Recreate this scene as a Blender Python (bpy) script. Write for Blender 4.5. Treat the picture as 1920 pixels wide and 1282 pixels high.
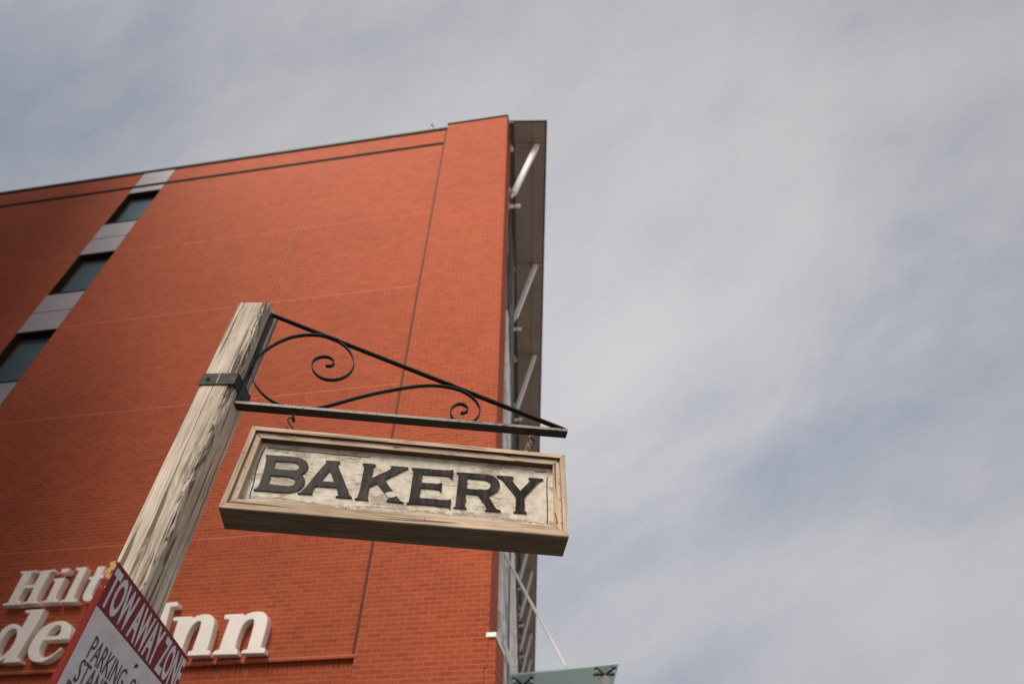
import bpy, bmesh, math, random
from mathutils import Vector, Matrix
random.seed(7)
for o in list(bpy.data.objects): bpy.data.objects.remove(o)
sc = bpy.context.scene
C = sc.collection
R = math.radians

# ---------------- camera ----------------
cam = bpy.data.cameras.new('camera'); co = bpy.data.objects.new('camera', cam); C.objects.link(co)
RC = ((0.9998602, 0.0167201, 0.0), (-0.0119866, 0.7167974, 0.6971784), (0.0116569, -0.697081, 0.7168977))
M = Matrix([[r[0], -r[1], -r[2]] for r in RC]).to_4x4(); M.translation = (0, 0, 1.6)
co.matrix_world = M
cam.sensor_width = 36; cam.lens = 1230 / 1920 * 36; cam.clip_start = .05; cam.clip_end = 6000
cam.dof.use_dof = True; cam.dof.focus_distance = 2.72; cam.dof.aperture_fstop = 2.2
sc.camera = co
sc.render.resolution_x = 1024; sc.render.resolution_y = 683
sc.view_settings.view_transform = 'Standard'; sc.view_settings.look = 'None'
sc.view_settings.exposure = 0; sc.view_settings.gamma = 1

# ---------------- sky and sun ----------------
SUN_EL, SUN_AZ = R(41), R(217)      # azimuth clockwise from +Y: behind the camera, to its left
w = bpy.data.worlds.new('World'); sc.world = w; w.use_nodes = True
nt = w.node_tree; nt.nodes.clear()
def N(t, nt_, **k):
    n = nt_.nodes.new(t)
    for a, b in k.items(): setattr(n, a, b)
    return n
out = N('ShaderNodeOutputWorld', nt)
sky = N('ShaderNodeTexSky', nt); sky.sky_type = 'NISHITA'; sky.sun_disc = False
sky.sun_elevation = SUN_EL; sky.sun_rotation = SUN_AZ; sky.air_density = 1.2; sky.dust_density = 3
bs = N('ShaderNodeBackground', nt); bs.inputs[1].default_value = .085; nt.links.new(sky.outputs[0], bs.inputs[0])
tc = N('ShaderNodeTexCoord', nt)
def noise(vec, scale, detail, rough, dist=0, lac=2.0):
    n = N('ShaderNodeTexNoise', nt); n.inputs['Scale'].default_value = scale; n.inputs['Detail'].default_value = detail
    n.inputs['Roughness'].default_value = rough; n.inputs['Distortion'].default_value = dist
    nt.links.new(vec, n.inputs['Vector']); return n.outputs[0]
def ramp(fac, stops, nt_=None):
    t = nt_ or nt
    r = N('ShaderNodeValToRGB', t); t.links.new(fac, r.inputs[0]); e = r.color_ramp.elements
    while len(e) > 1: e.remove(e[0])
    e[0].position = stops[0][0]; e[0].color = (*stops[0][1], 1) if len(stops[0][1]) == 3 else stops[0][1]
    for p, c in stops[1:]: x = e.new(p); x.color = (*c, 1)
    return r.outputs[0]
# project the view direction on a flat cloud deck overhead
sx = N('ShaderNodeSeparateXYZ', nt); nt.links.new(tc.outputs['Generated'], sx.inputs[0])
def mth(op, a, b=None, t=None, clamp=False):
    t = t or nt
    m = N('ShaderNodeMath', t, operation=op); m.use_clamp = clamp
    for i, v in enumerate((a, b)):
        if v is None: continue
        if isinstance(v, (int, float)): m.inputs[i].default_value = v
        else: t.links.new(v, m.inputs[i])
    return m.outputs[0]
# thin streaky cloud: noise on the view direction, drawn out along one axis of the sky
def axis(v, s):
    n = N('ShaderNodeVectorMath', nt, operation='DOT_PRODUCT'); nt.links.new(tc.outputs['Generated'], n.inputs[0]); n.inputs[1].default_value = Vector(v).normalized() * s
    return n.outputs['Value']
A1 = Vector((.80, -.42, .43)).normalized(); A2 = A1.cross(Vector((0, .70, .71))).normalized(); A3 = A1.cross(A2)
def deck(s1, s2, s3, off):
    c_ = N('ShaderNodeCombineXYZ', nt)
    for k, (a_, s_) in enumerate(((A1, s1), (A2, s2), (A3, s3))): nt.links.new(mth('ADD', axis(a_, s_), off[k]), c_.inputs[k])
    return c_.outputs[0]
n1 = noise(deck(1.0, 2.6, 2.6, (18.1, 13.7, 15.3)), 1.5, 6, .52, .25); n2 = noise(deck(.75, 1.1, 1.1, (18.1, 5.2, 12.7)), 1.3, 2, .5, .2)
n3 = noise(deck(3.0, 7.0, 7.0, (2.0, 5.0, 9.0)), 1.6, 7, .62, .15)
mix = mth('ADD', mth('ADD', mth('MULTIPLY', n1, .37), mth('MULTIPLY', n2, .47)), mth('MULTIPLY', n3, .16))
cloud = ramp(mix, [(.36, (.27, .305, .38)), (.43, (.375, .395, .45)), (.50, (.48, .475, .505)), (.57, (.545, .53, .545)), (.66, (.60, .575, .575))])
bc = N('ShaderNodeBackground', nt); nt.links.new(cloud, bc.inputs[0])
# the thin cloud is brightest round the hidden sun, behind the camera
dv = N('ShaderNodeVectorMath', nt, operation='DOT_PRODUCT'); nt.links.new(tc.outputs['Generated'], dv.inputs[0])
dv.inputs[1].default_value = (math.sin(SUN_AZ) * math.cos(SUN_EL), math.cos(SUN_AZ) * math.cos(SUN_EL), math.sin(SUN_EL))
gl = mth('POWER', mth('MAXIMUM', dv.outputs['Value'], 0.0), 7.0)
# and the deck is thinner, so paler, over the side street
dw = N('ShaderNodeVectorMath', nt, operation='DOT_PRODUCT'); nt.links.new(tc.outputs['Generated'], dw.inputs[0]); dw.inputs[1].default_value = Vector((.12, .72, .68)).normalized()
thin = mth('POWER', mth('MAXIMUM', dw.outputs['Value'], 0.0), 5.0)
nt.links.new(mth('ADD', mth('ADD', .88, mth('MULTIPLY', thin, .36)), mth('MULTIPLY', gl, 2.6)), bc.inputs[1])
ms = N('ShaderNodeMixShader', nt); ms.inputs[0].default_value = .88
nt.links.new(bs.outputs[0], ms.inputs[1]); nt.links.new(bc.outputs[0], ms.inputs[2]); nt.links.new(ms.outputs[0], out.inputs[0])
sl = bpy.data.lights.new('sun', 'SUN'); sl.energy = 4.8; sl.angle = R(28); sl.color = (1, .91, .79)
so = bpy.data.objects.new('sun', sl); C.objects.link(so)
sd = Vector((math.sin(SUN_AZ) * math.cos(SUN_EL), math.cos(SUN_AZ) * math.cos(SUN_EL), math.sin(SUN_EL)))
so.rotation_euler = sd.to_track_quat('Z', 'Y').to_euler()

# ---------------- helpers ----------------
class MB:
    def __init__(s): s.v = []; s.f = []; s.m = []
    def add(s, vs, fs, m=0):
        b = len(s.v); s.v += [tuple(v) for v in vs]; s.f += [tuple(b + i for i in f) for f in fs]; s.m += [m] * len(fs); return s
    def box(s, x0, x1, y0, y1, z0, z1, m=0):
        v = [(x, y, z) for z in (z0, z1) for y in (y0, y1) for x in (x0, x1)]
        return s.add(v, [(0, 2, 3, 1), (4, 5, 7, 6), (0, 1, 5, 4), (2, 6, 7, 3), (0, 4, 6, 2), (1, 3, 7, 5)], m)
    def hexa(s, lo, hi, m=0):      # two matching quads
        return s.add(list(lo) + list(hi), [(3, 2, 1, 0), (4, 5, 6, 7), (0, 1, 5, 4), (1, 2, 6, 5), (2, 3, 7, 6), (3, 0, 4, 7)], m)
    def tube(s, pts, r, n=10, m=0, cap=True):
        pts = [Vector(p) for p in pts]; L = len(pts); rs = r if isinstance(r, (list, tuple)) else [r] * L
        rings = []; prev = None
        for i, p in enumerate(pts):
            t = (pts[min(i + 1, L - 1)] - pts[max(i - 1, 0)]).normalized()
            if prev is None: a = t.orthogonal().normalized()
            else: a = (prev - t * prev.dot(t)).normalized()
            prev = a; b = t.cross(a)
            rings.append([p + (a * math.cos(2 * math.pi * k / n) + b * math.sin(2 * math.pi * k / n)) * rs[i] for k in range(n)])
        vs = [v for rg in rings for v in rg]
        fs = [(i * n + k, i * n + (k + 1) % n, (i + 1) * n + (k + 1) % n, (i + 1) * n + k) for i in range(L - 1) for k in range(n)]
        if cap: fs += [tuple(range(n))[::-1], tuple((L - 1) * n + k for k in range(n))]
        return s.add(vs, fs, m)
    def strip(s, pts, y0, y1, th, m=0):   # flat bar bent in the xz plane
        P = [Vector((p[0], p[1])) for p in pts]; L = len(P); a = []; b = []
        for i, p in enumerate(P):
            t = (P[min(i + 1, L - 1)] - P[max(i - 1, 0)]).normalized(); n = Vector((-t.y, t.x)) * th / 2
            a.append(p + n); b.append(p - n)
        vs = []
        for i in range(L): vs += [(a[i].x, y0, a[i].y), (a[i].x, y1, a[i].y), (b[i].x, y1, b[i].y), (b[i].x, y0, b[i].y)]
        fs = []
        for i in range(L - 1):
            for k in range(4): fs.append((i * 4 + k, i * 4 + (k + 1) % 4, (i + 1) * 4 + (k + 1) % 4, (i + 1) * 4 + k))
        fs += [(3, 2, 1, 0), tuple((L - 1) * 4 + k for k in range(4))]
        return s.add(vs, fs, m)
    def disc(s, c, r, h, ax='y', n=16, m=0):
        c = Vector(c); d = {'x': Vector((1, 0, 0)), 'y': Vector((0, 1, 0)), 'z': Vector((0, 0, 1))}[ax] * h / 2
        return s.tube([c - d, c + d], r, n, m)
    def build(s, name, mats, parent=None, bevel=0, smooth=False, org=(0, 0, 0)):
        me = bpy.data.meshes.new(name); me.from_pydata([tuple(Vector(v) - Vector(org)) for v in s.v], [], s.f)
        bm = bmesh.new(); bm.from_mesh(me); bmesh.ops.recalc_face_normals(bm, faces=bm.faces); bm.to_mesh(me); bm.free()
        for m in (mats if isinstance(mats, (list, tuple)) else [mats]): me.materials.append(m)
        for p, mi in zip(me.polygons, s.m): p.material_index = mi; p.use_smooth = smooth
        return link(name, me, parent, bevel)
def link(name, me, parent=None, bevel=0):
    o = bpy.data.objects.new(name, me); C.objects.link(o)
    if parent: o.parent = parent
    if bevel:
        b = o.modifiers.new('bevel', 'BEVEL'); b.width = bevel; b.segments = 2; b.limit_method = 'ANGLE'; b.angle_limit = R(40)
    return o
def tag(o, label, cat, group=None):
    o['label'] = label; o['category'] = cat
    if group: o['group'] = group
    return o
def empty(name, label, cat, loc=(0, 0, 0), rz=0, mat=None, group=None):
    o = bpy.data.objects.new(name, None); C.objects.link(o); o.empty_display_size = .1
    if mat is not None: o.matrix_world = mat
    else: o.location = loc; o.rotation_euler = (0, 0, rz)
    return tag(o, label, cat, group)
def smooth_poly(P, lim=38, sub=4):
    n = len(P); V = [Vector(p) for p in P]; T = []
    for i in range(n):
        a = V[i] - V[i - 1]; b = V[(i + 1) % n] - V[i]
        ang = math.degrees(a.angle(b, 0)) if a.length and b.length else 0
        T.append(None if ang > lim or ang < 1 else (a.normalized() + b.normalized()).normalized())
    o = []
    for i in range(n):
        j = (i + 1) % n; p, q = V[i], V[j]; L = (q - p).length; d = (q - p).normalized()
        o.append(tuple(p))
        if T[i] is None and T[j] is None: continue
        t0 = (T[i] or d) * L; t1 = (T[j] or d) * L
        for k in range(1, sub):
            t = k / sub; t2 = t * t; t3 = t2 * t
            r = p * (2 * t3 - 3 * t2 + 1) + t0 * (t3 - 2 * t2 + t) + q * (-2 * t3 + 3 * t2) + t1 * (t3 - t2)
            o.append(tuple(r))
    return o
def glyph(name, loops, y0, y1, mat, parent, bev=0.0, smooth=True):
    cu = bpy.data.curves.new('g', 'CURVE'); cu.dimensions = '2D'; cu.fill_mode = 'BOTH'
    cu.extrude = (y1 - y0) / 2 - bev; cu.bevel_depth = bev; cu.offset = -bev; cu.bevel_resolution = 1
    for L in loops:
        if smooth: L = smooth_poly(L)
        sp = cu.splines.new('POLY'); sp.points.add(len(L) - 1); sp.use_cyclic_u = True
        for p, q in zip(sp.points, L): p.co = (q[0], q[1], 0, 1)
    return curve_mesh(name, cu, Matrix.Translation((0, (y0 + y1) / 2, 0)) @ Matrix.Rotation(R(90), 4, 'X'), mat, parent)
def curve_mesh(name, cu, X, mat, parent):
    t = bpy.data.objects.new('t', cu); C.objects.link(t)
    dg_ = bpy.context.evaluated_depsgraph_get(); dg_.update()
    me = bpy.data.meshes.new_from_object(t.evaluated_get(dg_)); me.name = name
    bpy.data.objects.remove(t)
    me.transform(X); me.materials.clear(); me.materials.append(mat)
    for p in me.polygons: p.use_smooth = False
    return link(name, me, parent)
def text_mesh(name, words, X, mat, parent, bold, th=.0006):
    """words: (string, u0, u1, v_bottom, v_top) in board coordinates"""
    bm = bmesh.new()
    for s, u0, u1, v0, v1 in words:
        cu = bpy.data.curves.new('t', 'FONT'); cu.body = s; cu.offset = bold; cu.extrude = .05; cu.resolution_u = 3
        t = bpy.data.objects.new('t', cu); C.objects.link(t)
        d = bpy.context.evaluated_depsgraph_get(); d.update()
        me = bpy.data.meshes.new_from_object(t.evaluated_get(d)); bpy.data.objects.remove(t)
        xs = [v.co.x for v in me.vertices]; ys = [v.co.y for v in me.vertices]
        sx_, sy_ = (u1 - u0) / (max(xs) - min(xs)), (v1 - v0) / (max(ys) - min(ys))
        for v in me.vertices: v.co = ((v.co.x - min(xs)) * sx_ + u0, (v.co.y - min(ys)) * sy_ + v0, v.co.z / .05 * th / 2)
        bm.from_mesh(me)
    me = bpy.data.meshes.new(name); bm.to_mesh(me); bm.free(); me.transform(X); me.materials.append(mat)
    return link(name, me, parent)

# ---------------- materials ----------------
class Mat:
    def __init__(s, name, rough=.8, col=(.5, .5, .5), metal=0, spec=.5):
        s.m = bpy.data.materials.new(name); s.m.use_nodes = True; s.t = s.m.node_tree; s.b = s.t.nodes['Principled BSDF']
        s.b.inputs['Base Color'].default_value = (*col, 1); s.b.inputs['Roughness'].default_value = rough
        s.b.inputs['Metallic'].default_value = metal; s.b.inputs['Specular IOR Level'].default_value = spec
        s.tc = s.t.nodes.new('ShaderNodeTexCoord')
    def lk(s, a, b): s.t.links.new(a, b)
    def map(s, scale=(1, 1, 1), rot=(0, 0, 0), loc=(0, 0, 0), vec=None):
        n = N('ShaderNodeMapping', s.t); n.inputs['Scale'].default_value = scale; n.inputs['Rotation'].default_value = rot; n.inputs['Location'].default_value = loc
        s.lk(vec or s.tc.outputs['Object'], n.inputs[0]); return n.outputs[0]
    def noise(s, vec, scale, detail=4, rough=.5, dist=0):
        n = N('ShaderNodeTexNoise', s.t); n.inputs['Scale'].default_value = scale; n.inputs['Detail'].default_value = detail
        n.inputs['Roughness'].default_value = rough; n.inputs['Distortion'].default_value = dist; s.lk(vec, n.inputs['Vector']); return n.outputs[0]
    def ramp(s, fac, stops): return ramp(fac, stops, s.t)
    def mix(s, fac, a, b, mode='MIX'):
        n = N('ShaderNodeMix', s.t, data_type='RGBA', blend_type=mode)
        for i, v in ((0, fac), (6, a), (7, b)):
            if isinstance(v, (int, float)): n.inputs[i].default_value = v
            elif isinstance(v, tuple): n.inputs[i].default_value = (*v, 1)
            else: s.lk(v, n.inputs[i])
        return n.outputs[2]
    def math(s, op, a, b=None, clamp=False): return mth(op, a, b, s.t, clamp)
    def bump(s, h, strength, dist):
        n = N('ShaderNodeBump', s.t); n.inputs['Strength'].default_value = strength; n.inputs['Distance'].default_value = dist
        s.lk(h, n.inputs['Height']); s.lk(n.outputs[0], s.b.inputs['Normal'])
    def col(s, c): s.lk(c, s.b.inputs['Base Color']); return s
    def rgh(s, c): s.lk(c, s.b.inputs['Roughness']); return s

def varied(name, col, rough=.8, amt=.15, scale=6, metal=0, spec=.5, bump=0):
    m = Mat(name, rough, col, metal, spec); n = m.noise(m.map(), scale, 5, .6)
    d = tuple(c * (1 - amt) for c in col); l = tuple(min(1, c * (1 + amt)) for c in col)
    m.col(m.ramp(n, [(.3, d), (.7, l)]))
    if bump: m.bump(n, bump, .01)
    return m.m

def brick(name, bands=(), soldier=True, plane='xz'):
    m = Mat(name, .85, spec=.3)
    sp = N('ShaderNodeSeparateXYZ', m.t); m.lk(m.tc.outputs['Object'], sp.inputs[0])
    X, Y, Z = sp.outputs[0], sp.outputs[1], sp.outputs[2]
    if plane == 'yz': X = Y
    def tex(a, b, bw, rh, off=.5, mort=.007):
        cb_ = N('ShaderNodeCombineXYZ', m.t); m.lk(a, cb_.inputs[0]); m.lk(b, cb_.inputs[1])
        t = N('ShaderNodeTexBrick', m.t); t.offset = off; m.lk(cb_.outputs[0], t.inputs['Vector'])
        t.inputs['Scale'].default_value = 1; t.inputs['Brick Width'].default_value = bw; t.inputs['Row Height'].default_value = rh
        t.inputs['Mortar Size'].default_value = mort; t.inputs['Mortar Smooth'].default_value = .25; t.inputs['Bias'].default_value = -.15
        t.inputs['Color1'].default_value = (.385, .079, .030, 1); t.inputs['Color2'].default_value = (.29, .058, .023, 1)
        t.inputs['Mortar'].default_value = (.47, .122, .056, 1); return t
    t1 = tex(X, Z, .192, .0615); c = t1.outputs['Color']; h = t1.outputs['Fac']
    if bands:
        t2 = tex(X, m.math('ADD', Z, .0), .0615, 10, 0)
        mask = None
        for z0, z1 in bands:
            k = m.math('MULTIPLY', m.math('GREATER_THAN', Z, z0), m.math('LESS_THAN', Z, z1))
            mask = k if mask is None else m.math('MAXIMUM', mask, k)
        c = m.mix(mask, c, t2.outputs['Color'])
        ln = None
        for z0, z1 in bands:
            k = m.math('MULTIPLY', m.math('GREATER_THAN', Z, z1 - .022), m.math('LESS_THAN', Z, z1))
            ln = k if ln is None else m.math('MAXIMUM', ln, k)
        c = m.mix(m.math('MULTIPLY', ln, .6), c, (.62, .20, .11))
    big = m.noise(m.map((.25, .25, .5)), 1.2, 5, .55); c = m.mix(.3, c, m.ramp(big, [(.3, (.75, .72, .7)), (.7, (1.15, 1.12, 1.1))]), 'MULTIPLY')
    med = m.noise(m.map((1.0, 1, 3.0)), 2.2, 6, .65); c = m.mix(.28, c, m.ramp(med, [(.3, (.72, .72, .72)), (.7, (1.2, 1.2, 1.2))]), 'MULTIPLY')
    fine = m.noise(m.map(), 60, 3, .6); c = m.mix(.35, c, m.ramp(fine, [(.3, (.8, .8, .8)), (.7, (1.15, 1.15, 1.15))]), 'MULTIPLY')
    m.col(c); m.bump(m.math('SUBTRACT', 1.0, h), .2, .004)
    return m.m

def wood(name, axis, dark, mid, light, crack=.55, grain=1.0, knots=(), bumpd=.0012, arris=False):
    """weathered wood with its grain along the given local axis"""
    m = Mat(name, .88, spec=.2)
    st = [26 * grain] * 3; st['xyz'.index(axis)] = 1.1 * grain
    v0 = m.tc.outputs['Object']
    # warp the grain round the knots
    wn = m.noise(m.map((3, 3, 3)), 1.0, 3, .5)
    g1 = m.noise(m.map(tuple(st)), 1.6, 8, .62, 1.2)
    g2 = m.noise(m.map(tuple(s * 3.4 for s in st)), 1.5, 5, .6, .4)
    c = m.ramp(g1, [(.30, dark), (.45, mid), (.62, light)])
    c = m.mix(.45, c, m.ramp(g2, [(.35, tuple(a * .62 for a in mid)), (.6, light)]))
    bl = m.noise(m.map((4, 4, 4)), 1.3, 5, .6); c = m.mix(.5, c, m.ramp(bl, [(.32, (.66, .64, .6)), (.66, (1.12, 1.12, 1.12))]), 'MULTIPLY')
    cs = [34 * grain] * 3; cs['xyz'.index(axis)] = .8 * grain
    cr = m.noise(m.map(tuple(cs), loc=(3, 1, 2)), 1.25, 3, .55, .8)
    ck = m.ramp(cr, [(crack + .09, (0, 0, 0)), (crack + .12, (1, 1, 1))])
    c = m.mix(m.math('MULTIPLY', ck, .8), c, tuple(a * .32 for a in dark))
    hgt = m.math('SUBTRACT', m.math('ADD', m.math('MULTIPLY', g1, .6), m.math('MULTIPLY', g2, .5)), ck)
    for (kx, ky, kz, kr) in knots:
        vs = N('ShaderNodeVectorMath', m.t, operation='SUBTRACT'); m.lk(v0, vs.inputs[0]); vs.inputs[1].default_value = (kx, ky, kz)
        sc_ = [1, 1, 1]; sc_['xyz'.index(axis)] = .30
        ml = N('ShaderNodeVectorMath', m.t, operation='MULTIPLY'); m.lk(vs.outputs[0], ml.inputs[0]); ml.inputs[1].default_value = sc_
        ln = N('ShaderNodeVectorMath', m.t, operation='LENGTH'); m.lk(ml.outputs[0], ln.inputs[0])
        d = m.math('ADD', m.math('DIVIDE', ln.outputs['Value'], kr), m.math('MULTIPLY', m.math('SUBTRACT', g1, .5), 1.3))
        rg = m.math('SINE', m.math('MULTIPLY', d, 19.0))
        fall = m.ramp(d, [(.0, (1, 1, 1)), (.35, (.9, .9, .9)), (.95, (0, 0, 0))])
        rc = m.ramp(rg, [(0.0, mid), (.8, light)])
        rc = m.mix(m.ramp(m.math('ADD', m.math('MULTIPLY', rg, .5), .5), [(.0, (1, 1, 1)), (.3, (0, 0, 0))]), rc, tuple(a * .6 for a in mid))
        core = m.ramp(d, [(.10, (1, 1, 1)), (.2, (0, 0, 0))])
        rc = m.mix(m.math('MULTIPLY', core, .75), rc, tuple(a * .35 for a in dark))
        c = m.mix(m.math('MULTIPLY', fall, .5), c, rc)
    if arris:
        sp = N('ShaderNodeSeparateXYZ', m.t); m.lk(v0, sp.inputs[0])
        ax_ = m.math('SUBTRACT', sp.outputs[0], .075); ay_ = m.math('ADD', sp.outputs[1], .075)
        d = m.math('SQRT', m.math('ADD', m.math('MULTIPLY', ax_, ax_), m.math('MULTIPLY', ay_, ay_)))
        w1 = m.ramp(m.math('MULTIPLY', d, 10.0), [(.0, (1, 1, 1)), (.28, (.85, .85, .85)), (.62, (0, 0, 0))])
        rot = m.noise(m.map((46, 46, 7), loc=(1, 5, 2)), 1.0, 8, .72, 1.6)
        seg = m.noise(m.map((.1, .1, 2.3), loc=(3, 3, 7)), 1.3, 3, .5)
        rm = m.math('ADD', m.math('MULTIPLY', rot, .75), m.math('MULTIPLY', w1, .22)); rm = m.math('ADD', rm, m.math('MULTIPLY', m.math('SUBTRACT', seg, .5), .35))
        k1 = m.ramp(rm, [(.60, (0, 0, 0)), (.635, (1, 1, 1))]); k1 = m.math('MULTIPLY', k1, w1)
        c = m.mix(m.math('MULTIPLY', k1, .8), c, (.06, .045, .03))
        hgt = m.math('SUBTRACT', hgt, m.math('MULTIPLY', k1, 2.2))
        fl = m.ramp(m.math('MULTIPLY', d, 10.0), [(.15, (1, 1, 1)), (.75, (0, 0, 0))])
        c = m.mix(m.math('MULTIPLY', fl, .15), c, (.20, .165, .12))
    m.col(c); m.bump(hgt, .9, bumpd)
    return m

def paint_wood(name, axis):
    """cream paint peeling from grey wood"""
    m = Mat(name, .85, spec=.2)
    st = [30.] * 3; st['xyz'.index(axis)] = 2.0
    g = m.noise(m.map(tuple(st)), 1.6, 8, .65, 1.0)
    woodc = m.ramp(g, [(.30, (.26, .205, .15)), (.42, (.50, .41, .32)), (.6, (.66, .57, .47))])
    p = m.noise(m.map((30, 30, 30)), 1.0, 4, .5); paint = m.ramp(p, [(.3, (.56, .48, .36)), (.5, (.68, .61, .50)), (.7, (.77, .72, .63))])
    bs_ = [85.] * 3; bs_['xyz'.index(axis)] = 16.0
    k = m.noise(m.map(tuple(bs_), loc=(5, 2, 1)), 1.3, 9, .75, .9)
    cl = m.noise(m.map((5, 5, 9), loc=(2, 2, 8)), 1.2, 5, .6)            # flakes come in clusters
    z = N('ShaderNodeSeparateXYZ', m.t); m.lk(m.tc.outputs['Object'], z.inputs[0])
    lo = m.math('MULTIPLY', m.math('SUBTRACT', .092, z.outputs[2], True), 5.5)
    kk = m.math('ADD', m.math('ADD', m.math('MULTIPLY', k, .6), m.math('MULTIPLY', cl, .5)), lo)
    mask = m.ramp(kk, [(.615, (0, 0, 0)), (.66, (1, 1, 1))])
    edge = m.math('MULTIPLY', m.ramp(kk, [(.585, (0, 0, 0)), (.605, (1, 1, 1))]), m.ramp(kk, [(.625, (1, 1, 1)), (.65, (0, 0, 0))]))
    c = m.mix(mask, paint, woodc)
    c = m.mix(m.math('MULTIPLY', edge, .5), c, (.20, .15, .08))
    hs = [160.] * 3; hs['xyz'.index(axis)] = 6.0
    hl = m.noise(m.map(tuple(hs), loc=(7, 2, 1)), 1.2, 5, .6, .4)
    c = m.mix(m.math('MULTIPLY', m.ramp(hl, [(.60, (0, 0, 0)), (.68, (1, 1, 1))]), .6), c, (.20, .15, .09))
    rs = m.noise(m.map((14, 14, 14), loc=(9, 3, 3)), 1.2, 3, .5); c = m.mix(m.ramp(rs, [(.70, (0, 0, 0)), (.76, (.8, .8, .8))]), c, (.42, .2, .06))
    m.col(c); m.bump(m.math('SUBTRACT', m.math('MULTIPLY', g, .5), m.math('MULTIPLY', mask, 1.0)), .9, .0012)
    return m.m
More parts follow.
